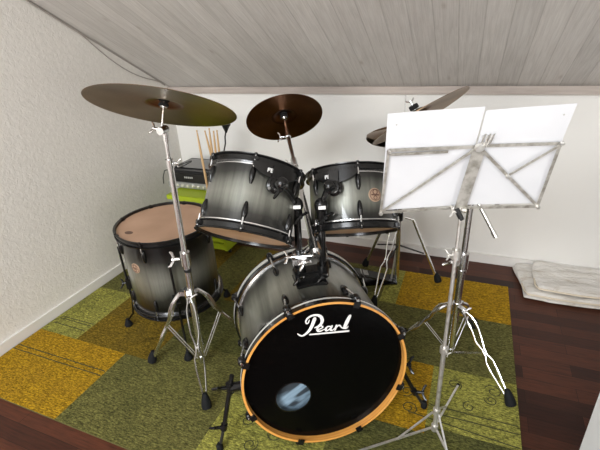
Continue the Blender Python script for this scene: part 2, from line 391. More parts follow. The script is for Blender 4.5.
def tom_hoop(parent, r, z, up, name='hoop'):
    # flanged steel hoop: outer rim at r
    h = .027; s = 1 if up else -1
    prof = [(r-.011,z-s*h),(r-.001,z-s*h),(r,z-s*(h-.003)),(r-.007,z-s*(h-.006)),(r-.007,z-s*.006),(r,z-s*.003),(r+.0005,z),(r-.003,z+s*.0015),(r-.010,z),(r-.0105,z-s*.005)]
    return MB().lathe(prof, 72, closed=True).build(name, M['black'], parent)
def lug(parent, ang, r, z0, z1, hoop_z, thick=.011):
    # rounded black lug on the shell, tension rod up to the hoop, hook at the hoop
    T = Matrix.Rotation(ang, 4, 'Z'); s = 1 if hoop_z > z0 else -1
    zb, zt = min(z0,z1), max(z0,z1); L = zt-zb
    mb = MB(); n = 9; vs = []; k = 12
    for i in range(n+1):
        u = i/n; zz = zb+L*u; w = thick*(math.sin(PI*(.06+.88*u))**.45); 
        if s > 0: w *= .72+.28*u
        else: w *= 1-.28*u
        for j in range(k):
            a = PI*(j/(k-1))-PI/2
            vs.append(T @ V((r+ w*1.35*math.cos(a), w*math.sin(a), zz)))
    fs = [(i*k+j,i*k+j+1,(i+1)*k+j+1,(i+1)*k+j) for i in range(n) for j in range(k-1)]
    fs += [tuple(range(k)), tuple(n*k+j for j in range(k))] + [(i*k,(i+1)*k,(i+1)*k+k-1,i*k+k-1) for i in range(n)]
    mb.add(vs, fs); lo = mb.build('lug', M['black'], parent)
    rr = r+.0125
    zs = (zt if s>0 else zb)-s*.004
    mb = MB().tube([T@V((rr,0,zs)), T@V((rr,0,hoop_z-s*.004))], .0028, 8)
    mb.build('tension_rod', M['chrome'], parent)
    mb = MB().lathe([(.0052,0),(.0062,.002),(.0062,.006),(.004,.008)],10, Matrix.Translation(T@V((rr,0,hoop_z-s*.005))) @ (Matrix.Identity(4) if s>0 else Matrix.Rotation(PI,4,'X')))
    mb.build('rod_head', M['black'], parent)
    mb = MB(); c = T@V((rr-.004,0,hoop_z-s*.014))
    mb.box((0,0,0),(.019,.02,.015), Matrix.Translation(c)@T)
    mb.build('hoop_claw', M['black'], parent, bevel=.003)
def shell(parent, r, z0, z1, m):
    MB().lathe([(r,z0),(r,z1),(r-.007,z1),(r-.007,z0)], 72, closed=True).build('shell', m, parent)
def head(parent, r, z, m, name, dome=.0):
    MB().lathe([(.0001,z+dome),(r*.5,z+dome),(r-.012,z+dome*.6),(r-.008,z)], 72, cap=False).build(name, m, parent)
def head_ring(parent, r, z):
    MB().lathe([(r-.004,z-.002),(r+.001,z-.002),(r+.001,z+.002),(r-.004,z+.002)],72,closed=True).build('counter_ring', M['chrome'], parent)

def tom(c, a, r, L, label, ang0, mats, mount_ang, badge_ang=None, n=6, logo=False):
    # origin at the centre of the shell, z = drum axis
    a = V(a).normalized(); c = V(c)-a*L/2
    t = thing('rack_tom', mtx(c, a), label, 'drum', 'rack toms mounted over the bass drum'); h = L/2; rs = r-.013
    shell(t, rs, -h+.014, h-.014, mats); tom_hoop(t, r, h, True); tom_hoop(t, r, -h, False)
    head_ring(t, rs+.002, h-.030); head_ring(t, rs+.002, -h+.030)
    head(t, r-.004, h-.011, M['head_peach'], 'batter_head'); head(t, r-.004, -h+.010, M['head_amber'], 'resonant_head')
    for i in range(n):
        an = math.radians(ang0+360/n*i)
        lug(t, an, rs, h-.092, h-.038, h); lug(t, an, rs, -h+.038, -h+.092, -h)
    # suspension bracket: curved plate hung under the top hoop, boss and clamp below
    T = Matrix.Rotation(math.radians(mount_ang),4,'Z'); mb = MB(); k = 18; span = math.radians(27); vs = []; fs = []
    for i in range(k+1):
        q = -span+2*span*i/k; w = .012+.030*max(0,math.cos(q/span*PI/2))**.7
        for (rr,zz) in ((rs+.010,h-.020),(rs+.016,h-.022),(rs+.016,h-.024-w),(rs+.010,h-.024-w)):
            vs.append(T @ V((rr*math.cos(q), rr*math.sin(q), zz)))
    for i in range(k):
        for j in range(4): fs.append((i*4+j,i*4+(j+1)%4,(i+1)*4+(j+1)%4,(i+1)*4+j))
    fs += [(0,1,2,3),(k*4,k*4+1,k*4+2,k*4+3)]
    mb.add(vs, fs)
    B = T @ Matrix.Translation((rs+.012,0,h-.082)) @ Matrix.Rotation(PI/2,4,'Y')
    mb.lathe([(.026,-.008),(.028,0),(.028,.006),(.022,.011),(.0215,.018),(.012,.022)],24,B)
    mb.box((0,0,0),(.014,.034,.06), T@Matrix.Translation((rs+.014,0,h-.055)))
    br = mb.build('mounting_bracket', M['black'], t)
    lb = MB(); Tq = T @ Matrix.Rotation(math.radians(-3),4,'Z')
    def dash(y0,y1,z0,z1): y0,y1,z0,z1=(e_*.72 for e_ in (y0,y1,z0,z1)); lb.box((0,0,(z0+z1)/2),(.002,y1-y0,z1-z0), Tq@Matrix.Rotation((y0+y1)/2/(rs+.016),4,'Z')@Matrix.Translation((rs+.0165,0,h-.042)))
    x = -.033   # small maker's name plate on the bracket
    for cw,(st) in enumerate((('v','t','m','r'),('v','t','m','b'),('v','t','m','R'),('v','t'),('v','b'))):
        w_=.0105
        for e in st:
            if e=='v': dash(x,x+.003,-.0085,.0085)
            if e=='t': dash(x,x+w_,.006,.0085)
            if e=='m': dash(x,x+w_,-.0012,.0012)
            if e=='b': dash(x,x+w_,-.0085,-.006)
            if e=='r': dash(x+w_-.003,x+w_,0,.0085)
            if e=='R': dash(x+w_-.003,x+w_,-.0085,.0085)
        x += .0135
    ob = lb.build('name_plate', M['white_ink'], t, smooth=False); ob.parent = br
    if badge_ang is not None: badge(t, rs, math.radians(badge_ang), 0., .023)
    return t
def badge(t, rs, an, z, s):
    T = Matrix.Rotation(an,4,'Z') @ Matrix.Translation((rs+.0002,0,z)) @ Matrix.Rotation(PI/2,4,'Y')
    # rounded plate bent to the shell, ring and crossbar emblem
    def wrap(mb): 
        mb.v = [Matrix.Rotation(an,4,'Z') @ bend(Matrix.Rotation(-an,4,'Z') @ p) for p in mb.v]; return mb
    def bend(p):
        q = p.y/rs; rr = p.x; return V((rr*math.cos(q), rr*math.sin(q), p.z))
    pl = wrap(MB().lathe([(.001,.0025),(s*.85,.0025),(s,.002),(s*1.02,-.001)],36,T,cap=False))
    b_ = pl.build('badge', M['badge'], t); b_['label'] = 'round copper coloured maker badge'
    mb = MB(); mb.lathe([(s*.78,.0026),(s*.78,.0034),(s*.86,.0034),(s*.86,.0026)],36,T,closed=True)
    mb.box((0,0,.0030),(s*.22,s*1.25,.001),T)
    mb.lathe([(s*.28,.0026),(s*.28,.0033),(s*.42,.0033),(s*.42,.0026)],20,T@Matrix.Translation((-s*.42,0,0)),closed=True)
    mb.lathe([(s*.20,.0026),(s*.20,.0033),(s*.32,.0033),(s*.32,.0026)],20,T@Matrix.Translation((s*.42,0,0)),closed=True)
    wrap(mb).build('emblem', M['badge_dark'], t, smooth=False).parent = b_

ltop, lax = V((-.656,1.191,.958)), V((-.014,.611,.791))
rtop, rax = V((-.394,1.408,.896)), V((-.199,.483,.853))
lt = tom(ltop, lax, .165, .24, 'grey burst tom drum on the left post, tilted to show its amber underside', 53, M['burst_tom'], 319)
rt = tom(rtop, rax, .165, .22, 'grey burst tom drum on the right post with a copper badge', 52, M['burst_tom'], 264, badge_ang=313)

# floor tom
fa = V((.017,-.019,1)).normalized(); fc = V((-1.269,1.359,.617))-fa*.205
ft = thing('floor_tom', mtx(fc, fa), 'large floor tom with peach coated head standing on three black legs by the left wall', 'drum')
h = .205; r = .222; rs = .205
shell(ft, rs, -h+.012, h-.012, M['burst_floor']); tom_hoop(ft, r, h, True); 
# bottom hoop
tom_hoop(ft, r, -h, False); head_ring(ft, rs+.004, -h+.031)
head(ft, r-.004, h-.011, M['head_peach'], 'batter_head'); head(ft, r-.004, -h+.010, M['head_amber'], 'resonant_head')
o = MB().lathe([(.001,.0),(.0165,.0),(.0165,.0008),(.001,.0008)],24,Matrix.Translation((-.088,-.135,h-.0108))@Matrix.Diagonal((1.25,.8,1,1))).build('head_logo', M['badge_dark'], ft)
for i in range(8):
    an = math.radians(11+45*i); lug(ft, an, rs, h-.105, h-.045, h, .0115); lug(ft, an, rs, -h+.045, -h+.105, -h, .0115)
badge(ft, rs, math.radians(263), .062, .024)
Mi = Matrix([ft['_M'][i*4:i*4+4] for i in range(4)]).inverted()
for an, foot in ((214,(-1.565,1.262,0)),(309,(-1.107,1.158,0)),(78,(-1.20,1.66,0))):
    an = math.radians(an); rr = rs+.021; p = V((rr*math.cos(an), rr*math.sin(an), 0))
    f = Mi @ V(foot); f2 = Mi @ V((foot[0],foot[1],RZ))
    out = V((math.cos(an), math.sin(an), 0))
    lg = MB().tube([p+V((0,0,.10)), p+V((0,0,-.20)), p+V((0,0,-.225))+out*.004, p+V((0,0,-.255))+(f2-p-V((0,0,-.255)))*.28, f2+V((0,0,.03))], .0055, 10).build('leg', M['black'], ft)
    ft_ = MB().lathe([(.019,0),(.021,.004),(.019,.014),(.012,.030),(.009,.042),(.006,.044)],18,Matrix.Translation(f2)).build('rubber_foot', M['rubber'], ft); ft_.parent = lg
    T = Matrix.Rotation(an,4,'Z')
    mb = MB().box((0,0,0),(.026,.034,.055),T@Matrix.Translation((rs+.014,0,-.10)))
    wing(mb, T@V((rs+.036,0,-.10)), T.to_3x3()@V((1,0,0)), 1.0)
    mb.build('leg_bracket', M['black'], ft, bevel=0)

# ------------------------------------------------------------------ bass drum
bn = V((.5556,-.828,.075)).normalized(); bc = V((-.3555,.9860,H-1.0694))
BT = mtx(bc, bn, (.828,.5556,0))
bdr = thing('bass_drum', BT, 'big bass drum with black front head, white script logo and maple hoop facing forward', 'drum')
BL = .45; R = .29; RS = .272
o = MB().lathe([(RS,-.038),(RS,-BL+.038),(RS-.008,-BL+.038),(RS-.008,-.038)],96,closed=True).build('shell', M['burst_bass'], bdr)
for me_v in o.data.vertices: me_v.co.z += BL/2
o.location = (0,0,-BL/2)
# front: black head with port hole
def plate_with_hole(R0, hx, hy, hr, z, k=96):
    vs = []; 
    for i in range(k):
        a = 2*PI*i/k; vs.append((hx+hr*math.cos(a), hy+hr*math.sin(a), z))
    for i in range(k):
        a = 2*PI*i/k; d = V((math.cos(a), math.sin(a))); p = V((hx,hy)); bq = p.dot(d); t = -bq+math.sqrt(bq*bq-(p.dot(p)-R0*R0)); q = p+d*t
        vs.append((q.x,q.y,z))
    return vs, [(i,(i+1)%k,k+(i+1)%k,k+i) for i in range(k)]
hx, hy, hr = -.1185, -.078, .0615
vs, fs = plate_with_hole(R-.009, hx, hy, hr, -.022); MB().add(vs, fs).build('front_head', M['head_black'], bdr)
MB().lathe([(hr-.001,-.0225),(hr+.003,-.0215),(hr+.003,-.0208),(hr-.001,-.0205)],48,Matrix.Translation((hx,hy,0)),closed=True).build('port_ring', M['hoop_black'], bdr)
# hoops: black lacquer outside with a silver inlay, natural wood edge and inside
def bass_hoop(front):
    z0, z1 = (0, -.040) if front else (-BL, -BL+.040)
    s = -1 if front else 1
    o = MB()
    o.lathe([(R,z0),(R-.008,z0)],96,cap=False,mi=1)
    o.lathe([(R-.008,z0),(R-.008,z1)],96,cap=False,mi=1)
    o.lathe([(R-.008,z1),(R,z1)],96,cap=False,mi=0)
    o.lathe([(R,z1),(R,z0+s*.001)],96,cap=False,mi=0)
    o.lathe([(R,z0+s*.001),(R,z0)],96,cap=False,mi=0)
    hp = o.build('hoop', [M['hoop_black'], M['wood_hoop']], bdr)
    i0, i1 = (.023,.030) if front else (.010,.030)
    i = MB().lathe([(R-.001,z0+s*i0),(R+.0008,z0+s*i0),(R+.0008,z0+s*i1),(R-.001,z0+s*i1)],96,closed=True).build('inlay', M['inlay'], bdr); i.parent = hp
    MB().lathe([(RS-.002,z1-(-s)*.002),(RS+.006,z1-(-s)*.002),(RS+.006,z1+s*.006),(RS-.002,z1+s*.006)],96,closed=True).build('counter_ring', M['chrome'], bdr)
bass_hoop(True); bass_hoop(False)
head(bdr, R-.010, -BL+.012, M['head_peach'], 'batter_head')
# claws, rods and lugs
for i in range(8):
    an = math.radians(22.5+45*i); T = Matrix.Rotation(an,4,'Z')
    for fr in (1, 0):
        z0 = 0 if fr else -BL; s = -1 if fr else 1
        mb = MB()
        mb.box((R-.004,0,z0-s*.0035),(.020,.022,.006),T)
        mb.box((R+.0045,0,z0+s*.020),(.007,.024,.044),T)
        mb.lathe([(.011,0),(.013,.004),(.012,.022),(.008,.026)],16,T@Matrix.Translation((R+.010,0,z0+s*.030))@(Matrix.Rotation(PI,4,'X') if not fr else Matrix.Identity(4)))
        cl = mb.build('claw_hook', M['black'], bdr)
        MB().lathe([(.0045,0),(.0055,.002),(.0045,.006)],12,T@Matrix.Translation((R+.010,0,z0+s*.004))@(Matrix.Rotation(PI,4,'X') if not fr else Matrix.Identity(4))).build('bolt_head', M['chrome'], bdr).parent = cl
        MB().tube([T@V((R+.010,0,z0+s*.035)),T@V((RS+.014,0,z0+s*.10))],.0034,8).build('tension_rod', M['chrome'], bdr)
        # lug body
        mb = MB(); n = 9; k = 12; vs = []; La = .062; zb = z0+s*.088
        for q in range(n+1):
            u = q/n; w = .014*(math.sin(PI*(.06+.88*u))**.5)*(1-.3*u)
            for j in range(k):
                a = PI*j/(k-1)-PI/2; vs.append(T@V((RS+w*1.5*math.cos(a), w*math.sin(a), zb+s*La*u)))
        fs = [(q*k+j,q*k+j+1,(q+1)*k+j+1,(q+1)*k+j) for q in range(n) for j in range(k-1)]+[tuple(range(k)),tuple(n*k+j for j in range(k))]
        mb.add(vs,fs).build('lug', M['black'], bdr)
# logo, flat script strokes on the head
S = [[(-0.0311,0.2394,0.0056),(-0.0387,0.2203,0.0054),(-0.0479,0.2032,0.0048),(-0.0603,0.1897,0.0038),(-0.0756,0.1821,0.0027),(-0.0858,0.1874,0.0021),(-0.0906,0.1938,0.0011)],
[(-0.0492,0.2375,0.0016),(-0.0537,0.2271,0.0019),(-0.059,0.2263,0.0019),(-0.0608,0.2342,0.0022),(-0.0553,0.2443,0.0029),(-0.0419,0.2517,0.0032),(-0.0255,0.2521,0.0035),(-0.0112,0.2441,0.0045),(-0.0063,0.2295,0.0051),(-0.0102,0.2163,0.0045),(-0.0212,0.2079,0.0032),(-0.033,0.2047,0.0019)],
[(-0.0269,0.1957,0.0019),(-0.0152,0.1964,0.0019),(-0.0056,0.2013,0.0022),(-0.0106,0.2077,0.0022),(-0.0197,0.2057,0.0029),(-0.0251,0.1977,0.0035),(-0.0215,0.1892,0.0032),(-0.0123,0.1881,0.0022),(0.0007,0.1931,0.0013)],
[(0.0217,0.1983,0.0019),(0.011,0.2001,0.0026),(0.004,0.1924,0.0035),(0.0063,0.1849,0.0029),(0.0163,0.189,0.0019),(0.0243,0.1974,0.0029)],
[(0.0258,0.1994,0.0032),(0.0199,0.1867,0.0032),(0.0265,0.183,0.0022),(0.0355,0.1905,0.0013)],
[(0.0413,0.1993,0.0029),(0.0353,0.1828,0.0035)],[(0.0389,0.1898,0.0019),(0.0493,0.1977,0.0022),(0.0546,0.1935,0.0029)],
[(0.0546,0.1927,0.0019),(0.0591,0.1863,0.0019),(0.0651,0.182,0.0022)],
[(0.0884,0.2265,0.0048),(0.0795,0.2096,0.0061),(0.0715,0.1919,0.0058),(0.0693,0.1835,0.0045),(0.076,0.1813,0.0022),(0.0817,0.1879,0.0011)],
[(-0.0509,0.1819,0.0024),(0.0819,0.1683,0.0032)]]
def smooth_stroke(s, sub=5):
    if len(s) < 3: return s
    out = []; n = len(s)
    for i in range(n-1):
        p0,p1,p2,p3 = s[max(0,i-1)],s[i],s[i+1],s[min(n-1,i+2)]
        for q in range(sub):
            u=q/sub; out.append(tuple(.5*((2*p1[k])+(-p0[k]+p2[k])*u+(2*p0[k]-5*p1[k]+4*p2[k]-p3[k])*u*u+(-p0[k]+3*p1[k]-3*p2[k]+p3[k])*u**3) for k in range(3)))
    return out+[s[-1]]
mb = MB()
for si, s in enumerate(S):
    s = [(x_+.0048,y_-.0155,w_s) for x_,y_,w_s in smooth_stroke(s)]; z = -.0214+.00002*si; n = len(s); vs = []
    for i,(x,y,w) in enumerate(s):
        a = V(s[max(0,i-1)][:2]); b_ = V(s[min(n-1,i+1)][:2]); d = (b_-a).normalized(); q = V((-d.y,d.x))*w*1.08
        vs += [(x+q.x,y+q.y,z),(x-q.x,y-q.y,z)]
    mb.add(vs,[(2*i,2*i+1,2*i+3,2*i+2) for i in range(n-1)])
    for (x,y,w) in (s[0],s[-1]): mb.add([(x+w*math.cos(2*PI*k/14),y+w*math.sin(2*PI*k/14),z) for k in range(14)],[tuple(range(14))])
mb.build('script_logo', M['white_ink'], bdr, smooth=False)
# spurs
def spur(side_clamp, foot, d2):
    a = V(side_clamp); f = V(foot)
    mid = a.lerp(f,.62)
    mb = MB().tube([a+(a-f).normalized()*.05, mid], .0085, 12)
    sp = mb.build('spur', M['black'], bdr, local=False)
    q = MB().tube([mid-(f-a).normalized()*.01, f+V((0,0,.012))], .006, 10)
    mb2 = MB(); mb2.tube([mid-(f-a)*.05, mid+(f-a)*.04], .0125, 12); wing(mb2, mid+V(d2)*.026, d2, 1.15)
    mb3 = MB().lathe([(.004,0),(.012,.006),(.013,.022),(.008,.035)],14,Matrix.Translation(V((f.x,f.y,RZ))))
    mb4 = MB(); mb4.tube([a-V((0,0,.02)),a+V((0,0,.02))],.014,14); wing(mb4, a+V(d2)*.034, d2, 1.3)
    for b_, nm, mt in ((q,'spur_rod',M['blackpl']),(mb2,'spur_clamp',M['black']),(mb3,'rubber_foot',M['rubber']),(mb4,'spur_bracket',M['black'])):
        b_.build(nm, mt, bdr, local=False).parent = sp
# bracket stems reach the shell
ux, uy = V((.83,.5577,0)).normalized(), V((0,0,1))
def onb(x,y,z): return BT @ V((x,y,z))
cl = onb(-.330,-.040,-.085); spur(cl, (-.712,.803,RZ), (-.6,-.6,.3))
cr = onb(.300,-.085,-.085); spur(cr, (-.045,1.235,RZ), (.9,0,.2))
MB().tube([onb(-.266,-.040,-.085), onb(-.330,-.040,-.085)],.017,12).build('spur_base', M['black'], bdr, local=False)
MB().tube([onb(.264,-.075,-.085), onb(.300,-.085,-.085)],.017,12).build('spur_base', M['black'], bdr, local=False)

# tom mount on the bass drum
mz = -.195
mb = MB(); mb.m = Matrix.Identity(4)
vs=[]; k=14
for i in range(k+1):
    q=math.radians(90-11.5+23*i/k)
    for (rr,zz) in ((RS+.001,mz-.055),(RS+.012,mz-.055),(RS+.012,mz+.055),(RS+.001,mz+.055)): vs.append((rr*math.cos(q),rr*math.sin(q),zz))
mb.add(vs,[(i*4+j,i*4+(j+1)%4,(i+1)*4+(j+1)%4,(i+1)*4+j) for i in range(k) for j in range(4)]+[(0,1,2,3),(k*4,k*4+1,k*4+2,k*4+3)])
mb.box((0,RS+.026,mz),(.112,.036,.062))
bb = mb.build('mount_base', M['black'], bdr, bevel=.004)
pL = V((-.503,1.147,0)); pR = V((-.431,1.186,0))
def post(p, z0, z1):
    mb = MB().tube([(p.x,p.y,z0),(p.x,p.y,z1)],.0125,16)
    o = mb.build('mount_post', M['black'], bdr, local=False)
    mb = MB().tube([(p.x,p.y,z0-.005),(p.x,p.y,z0+.045)],.021,18); wing(mb,(p.x+.010,p.y-.030,z0+.015),(.2,-1,0),1.1)
    mb.build('collar', M['black'], bdr, local=False).parent = o
    return o
PL = post(pL, .585, .862); PR = post(pR, .585, .852)
def tomarm(p, z, tomtop, tomax, L, r, mang, po):
    Tm = mtx(V(tomtop)-V(tomax).normalized()*L/2, tomax); a = math.radians(mang); rs=r-.013
    q1 = Tm @ V(((rs+.034)*math.cos(a),(rs+.034)*math.sin(a),L/2-.082)); q2 = Tm @ V(((rs+.060)*math.cos(a),(rs+.060)*math.sin(a),L/2-.084))
    top = V((p.x,p.y,z))
    MB().tube([top, top.lerp(q2,.6)+V((0,0,.006)), q2, q1],[.0095,.0095,.010,.012],14).build('tom_arm', M['black'], bdr, local=False).parent = po
    MB().ball(q2,.020,12).build('arm_joint', M['black'], bdr, local=False).parent = po
    mb = MB().ball(top,.0235,14,(1,1,1.15)); mb.tube([top-V((0,0,.045)),top],.019,16)
    mb.build('tilter', M['black'], bdr, local=False).parent = po
    mb = MB(); mb.box((0,0,0),(.024,.004,.011), Matrix.Translation(top+V((.012,-.0245,.004)))@Matrix.Rotation(.4,4,'Z')); mb.build('tilter_label', M['white_ink'], bdr, local=False).parent = po
    for wp, wa in ((top+V((.015,-.012,-.032)), (.6,-.8,0)), (q2+V((.006,-.018,-.008)), (.3,-.9,-.1))):
        w = MB(); wing(w, wp, wa, 1.2); w.build('wing_bolt', M['black'], bdr, local=False).parent = po
tomarm(pL,.862, ltop, lax, .24, .165, 319, PL); tomarm(pR,.852, rtop, rax, .22, .165, 264, PR)
# pillow damping the inside, seen through the port
o = MB().ball((0,0,0),.1,20,(1.7,.95,.42)).build('damping_pillow', M['pillow'])
for v in o.data.vertices: v.co += V((0,0,.012*noise.noise(v.co*14)))
o.matrix_world = BT @ Matrix.Translation((-.075,-.115,-.088)) @ Matrix.Rotation(.5,4,'Z')
tag(o,'pale blue cushion inside the bass drum, seen through the port hole','cushion')

# ------------------------------------------------------------------ cymbals
def cymbal(c, a, r, name, label, m, bell=.055, rise=.020, thick=.0014, cat='cymbal', group=None):
    prof = []; n = 26
    for i in range(n+1):
        u = .006+(r-.006)*i/n
        if u < bell: z = rise + .018*math.cos(u/bell*PI/2)**.8
        else: z = rise*(1-((u-bell)/(r-bell))**1.5)
        prof.append((u, z-rise))
    full = [(u,z) for u,z in prof] + [(u,z-thick) for u,z in reversed(prof)]
    o = MB().lathe(full, 96, closed=True).build(name, m)
    o.matrix_world = mtx(c, a); tag(o, label, cat, 'pair of hi-hat cymbals' if name == 'hi_hat_cymbal' else 'crash cymbals on boom arms' if name == 'crash_cymbal' else None); return o
cL, aL = V((-1.002,1.183,1.158)), V((-.04,.435,.899)).normalized()
cC, aC = V((-.806,1.761,1.015)), V((-.387,.593,.706)).normalized()
cR, aR = V((-.201,1.681,1.064)), V((-.551,.2135,.807)).normalized()
cymbal(cL+aL*.016, aL, .254, 'ride_cymbal', 'largest cymbal, wide bronze ride tilted above the floor tom', M['bronze'], .062, .016)
cymbal(cC+aC*.012, aC, .178, 'crash_cymbal', 'dark copper crash cymbal high in the middle between the two toms', M['bronze_dark'], .048, .013)
cymbal(cR, aR, .203, 'crash_cymbal', 'bronze crash cymbal seen edge-on, rising above the sheet music', M['bronze'], .052, .016)
hc = V((-.322,2.12,.885))
cymbal(hc+V((0,0,.014)), (-.03,.05,1), .178, 'hi_hat_cymbal', 'upper of the two hi-hat cymbals beside the left page of sheet music', M['bronze'], .05, .022)
cymbal(hc-V((0,0,.034)), (.06,.10,-1), .178, 'hi_hat_cymbal', 'lower of the two hi-hat cymbals beside the left page of sheet music', M['bronze'], .05, .022)

def topper(o, c, a, parts_parent, up=.055, low=.10, bell=.018, rodr=.0045, lowbell=True):
    """rod through the cymbal, felts, wing nut"""
    c, a = V(c), V(a)
    MB().tube([c-a*low, c+a*(bell+up)],rodr,10).build('cymbal_rod', M['chrome'], o, local=False)
    T = mtx(c, a)
    mb = MB().lathe([(.006,bell+.003),(.017,bell+.003),(.019,bell+.007),(.018,bell+.019),(.006,bell+.020)],20,T)
    mb.lathe([(.006,bell-.014),(.017,bell-.014),(.018,bell-.010),(.016,bell-.004),(.006,bell-.004)],20,T)
    mb.build('felt_washer', M['felt'], o, local=False)
    w = MB(); wing(w, c+a*(bell+.031), a, .75); w.lathe([(.012,bell-.018),(.013,bell-.016),(.012,bell-.0145)],16,T)
    w.build('wing_nut', M['chrome'], o, local=False)

# ------------------------------------------------------------------ stands
def brace_leg(par, top, foot, waist=.5, w=.017, wr=.0045, dep=1.7):
    """double wire leg with a waist, rubber foot"""
    top, foot = V(top), V(foot); d = foot-top; L = d.length; dn = d.normalized()
    side = dn.cross(V((0,0,1))).normalized()
    prof = [(0,.45),(.05,.5),(.10,.85),(.15,1.),(.25,1.),(.36,.95),(.46,.35),(.53,.35),(.60,1.05),(.70,1.0),(1.,.30)]
    mb = MB(); up = side.cross(dn).normalized()
    if up.z < 0: up = -up
    arch = lambda u: up*(.013*math.sin(min(1,u/.36)*PI))
    for s in (-1,1):
        P = [top+d*u*.93+side*s*w*q+arch(u) for u,q in prof]; a_, b_ = wr*.85, wr*dep
        vs = []
        for p in P:
            for k in range(8):
                an = 2*PI*k/8; vs.append(p+side*(a_*math.cos(an))+up*(b_*math.sin(an)))
        n = len(P); mb.add(vs, [(i*8+k,i*8+(k+1)%8,(i+1)*8+(k+1)%8,(i+1)*8+k) for i in range(n-1) for k in range(8)]+[tuple(range(8)),tuple((n-1)*8+k for k in range(8))])
    mb.tube([top+d*.46+side*w*.4, top+d*.46-side*w*.4],.006,8); mb.tube([top+d*.93+side*w*.3, top+d*.93-side*w*.3],.005,8)
    lg = mb.build('leg', M['chrome'], par, local=False)
    T = mtx(foot+dn*.0, -dn)
    T2 = Matrix.Translation(foot) @ frame((-dn+V((0,0,.8))).normalized())
    MB().lathe([(.008,-.002),(.020,.004),(.021,.016),(.017,.040),(.011,.060),(.008,.066)],16,T2).build('rubber_foot', M['rubber'], par, local=False).parent = lg
    return lg
def stand_pole(par, pts_rs):
    for a, b, r, nm in pts_rs: MB().tube([a,b],r,18).build(nm, M['chrome'], par, local=False)

def base_tripod(par, base, tophub, lowhub, feet, attach=.48):
    base=V(base)
    hub = base+V((0,0,tophub)); lo = base+V((0,0,lowhub))
    mb = MB().tube([hub-V((0,0,.02)),hub+V((0,0,.022))],.0185,18)
    for f in feet:
        d = (V((f[0],f[1],0))-V((base.x,base.y,0))).normalized(); mb.box((0,0,0),(.03,.022,.02),Matrix.Translation(hub+d*.024)@frame((0,0,1),d)) 
    wing(mb, hub+V((.03,-.02,.0)), (.8,-.6,0),1.0)
    mb.build('leg_collar', M['chrome'], par, local=False)
    MB().tube([lo-V((0,0,.016)),lo+V((0,0,.016))],.0165,16).build('brace_collar', M['chrome'], par, local=False)
    for f in feet:
        d = (V((f[0],f[1],0))-V((base.x,base.y,0))).normalized()
        a = hub+d*.034; ft = V((f[0],f[1],.022)); lg = brace_leg(par, a, ft)
        q = a.lerp(ft, attach)
        mb = MB(); sd = d.cross(V((0,0,1)))*.007
        for s in (-1,1): mb.tube([lo+d*.018+sd*s, q+sd*s],.0028,6)
        mb.build('brace', M['chrome'], par, local=False).parent = lg

# left: straight stand for the big cymbal
b0 = V((-1.018,1.145,RZ)); tL = V((-.990,1.152,1.078))
st = thing('cymbal_stand', b0, 'tall chrome tripod stand beside the floor tom, holding the largest cymbal', 'cymbal stand')
ax = (tL-V((b0.x,b0.y,0)))
P0 = lambda z: V((b0.x,b0.y,0))+ax*(z/ax.z)
stand_pole(st, [(P0(.03),P0(.575),.0135,'lower_tube'),(P0(.56),P0(.985),.0112,'middle_tube'),(P0(.97),P0(1.07),.0090,'upper_tube')])
base_tripod(st, b0, .400, .045, [(-1.250,1.075),(-.855,.936),(-.925,1.385)], .45)
mb = MB(); mb.tube([P0(.545),P0(.605)],.0195,18); wing(mb, P0(.575)+V((-.034,-.018,0)),(-.9,-.4,0),1.35); mb.build('height_clamp', M['chrome'], st, local=False)
MB().tube([P0(.515),P0(.528)],.0155,16).build('memory_lock', M['blackpl'], st, local=False)
mb = MB(); mb.tube([P0(.955),P0(.985)],.0145,18); wing(mb, P0(.97)+V((.02,.01,0)),(.9,.2,0),.7); mb.build('height_clamp', M['chrome'], st, local=False)
q = cL-aL*.075
mb = MB(); mb.tube([P0(1.05),P0(1.10)],.012,16); mb.tube([P0(1.092)+V((.004,-.028,0)),P0(1.092)+V((-.002,.012,0))],.0135,20); mb.tube([P0(1.09)+V((0,-.01,0)), q],.0085,12); mb.ball(q,.012,10); wing(mb,q+V((-.018,-.01,.006)),(-.8,-.4,.3),.9)
mb.build('tilter', M['chrome'], st, local=False)
topper(st, cL, aL, st, .042, .075, .022)

# boom arm clamped to the left tom post for the middle cymbal
e0 = V((-.447,1.150,.722)); e1 = cC-aC*.098
ba = thing('boom_arm', e0, 'straight chrome boom arm clamped between the two tom posts, holding the middle cymbal', 'boom arm')
dd = (e1-e0)
MB().tube([e0-dd*.08, e0+dd*.72],.0115,16).build('arm_tube', M['chrome'], ba, local=False)
MB().tube([e0+dd*.70, e1],.0092,14).build('extension_tube', M['chrome'], ba, local=False)
mb = MB(); mb.tube([e0+dd*.66,e0+dd*.735],.0135,16); wing(mb,e0+dd*.70+V((-.020,-.012,0)),(-.9,-.4,0),.7); mb.build('height_clamp', M['chrome'], ba, local=False)
mb = MB(); mb.ball(e1,.014,12); wing(mb,e1+V((-.024,-.012,.0)),(-.9,-.3,0),1.0); mb.tube([e1,e1+aC*.05],[.013,.008],14); mb.build('tilter', M['chrome'], ba, local=False)
topper(ba, cC, aC, ba, .026, .095, .018, .006)
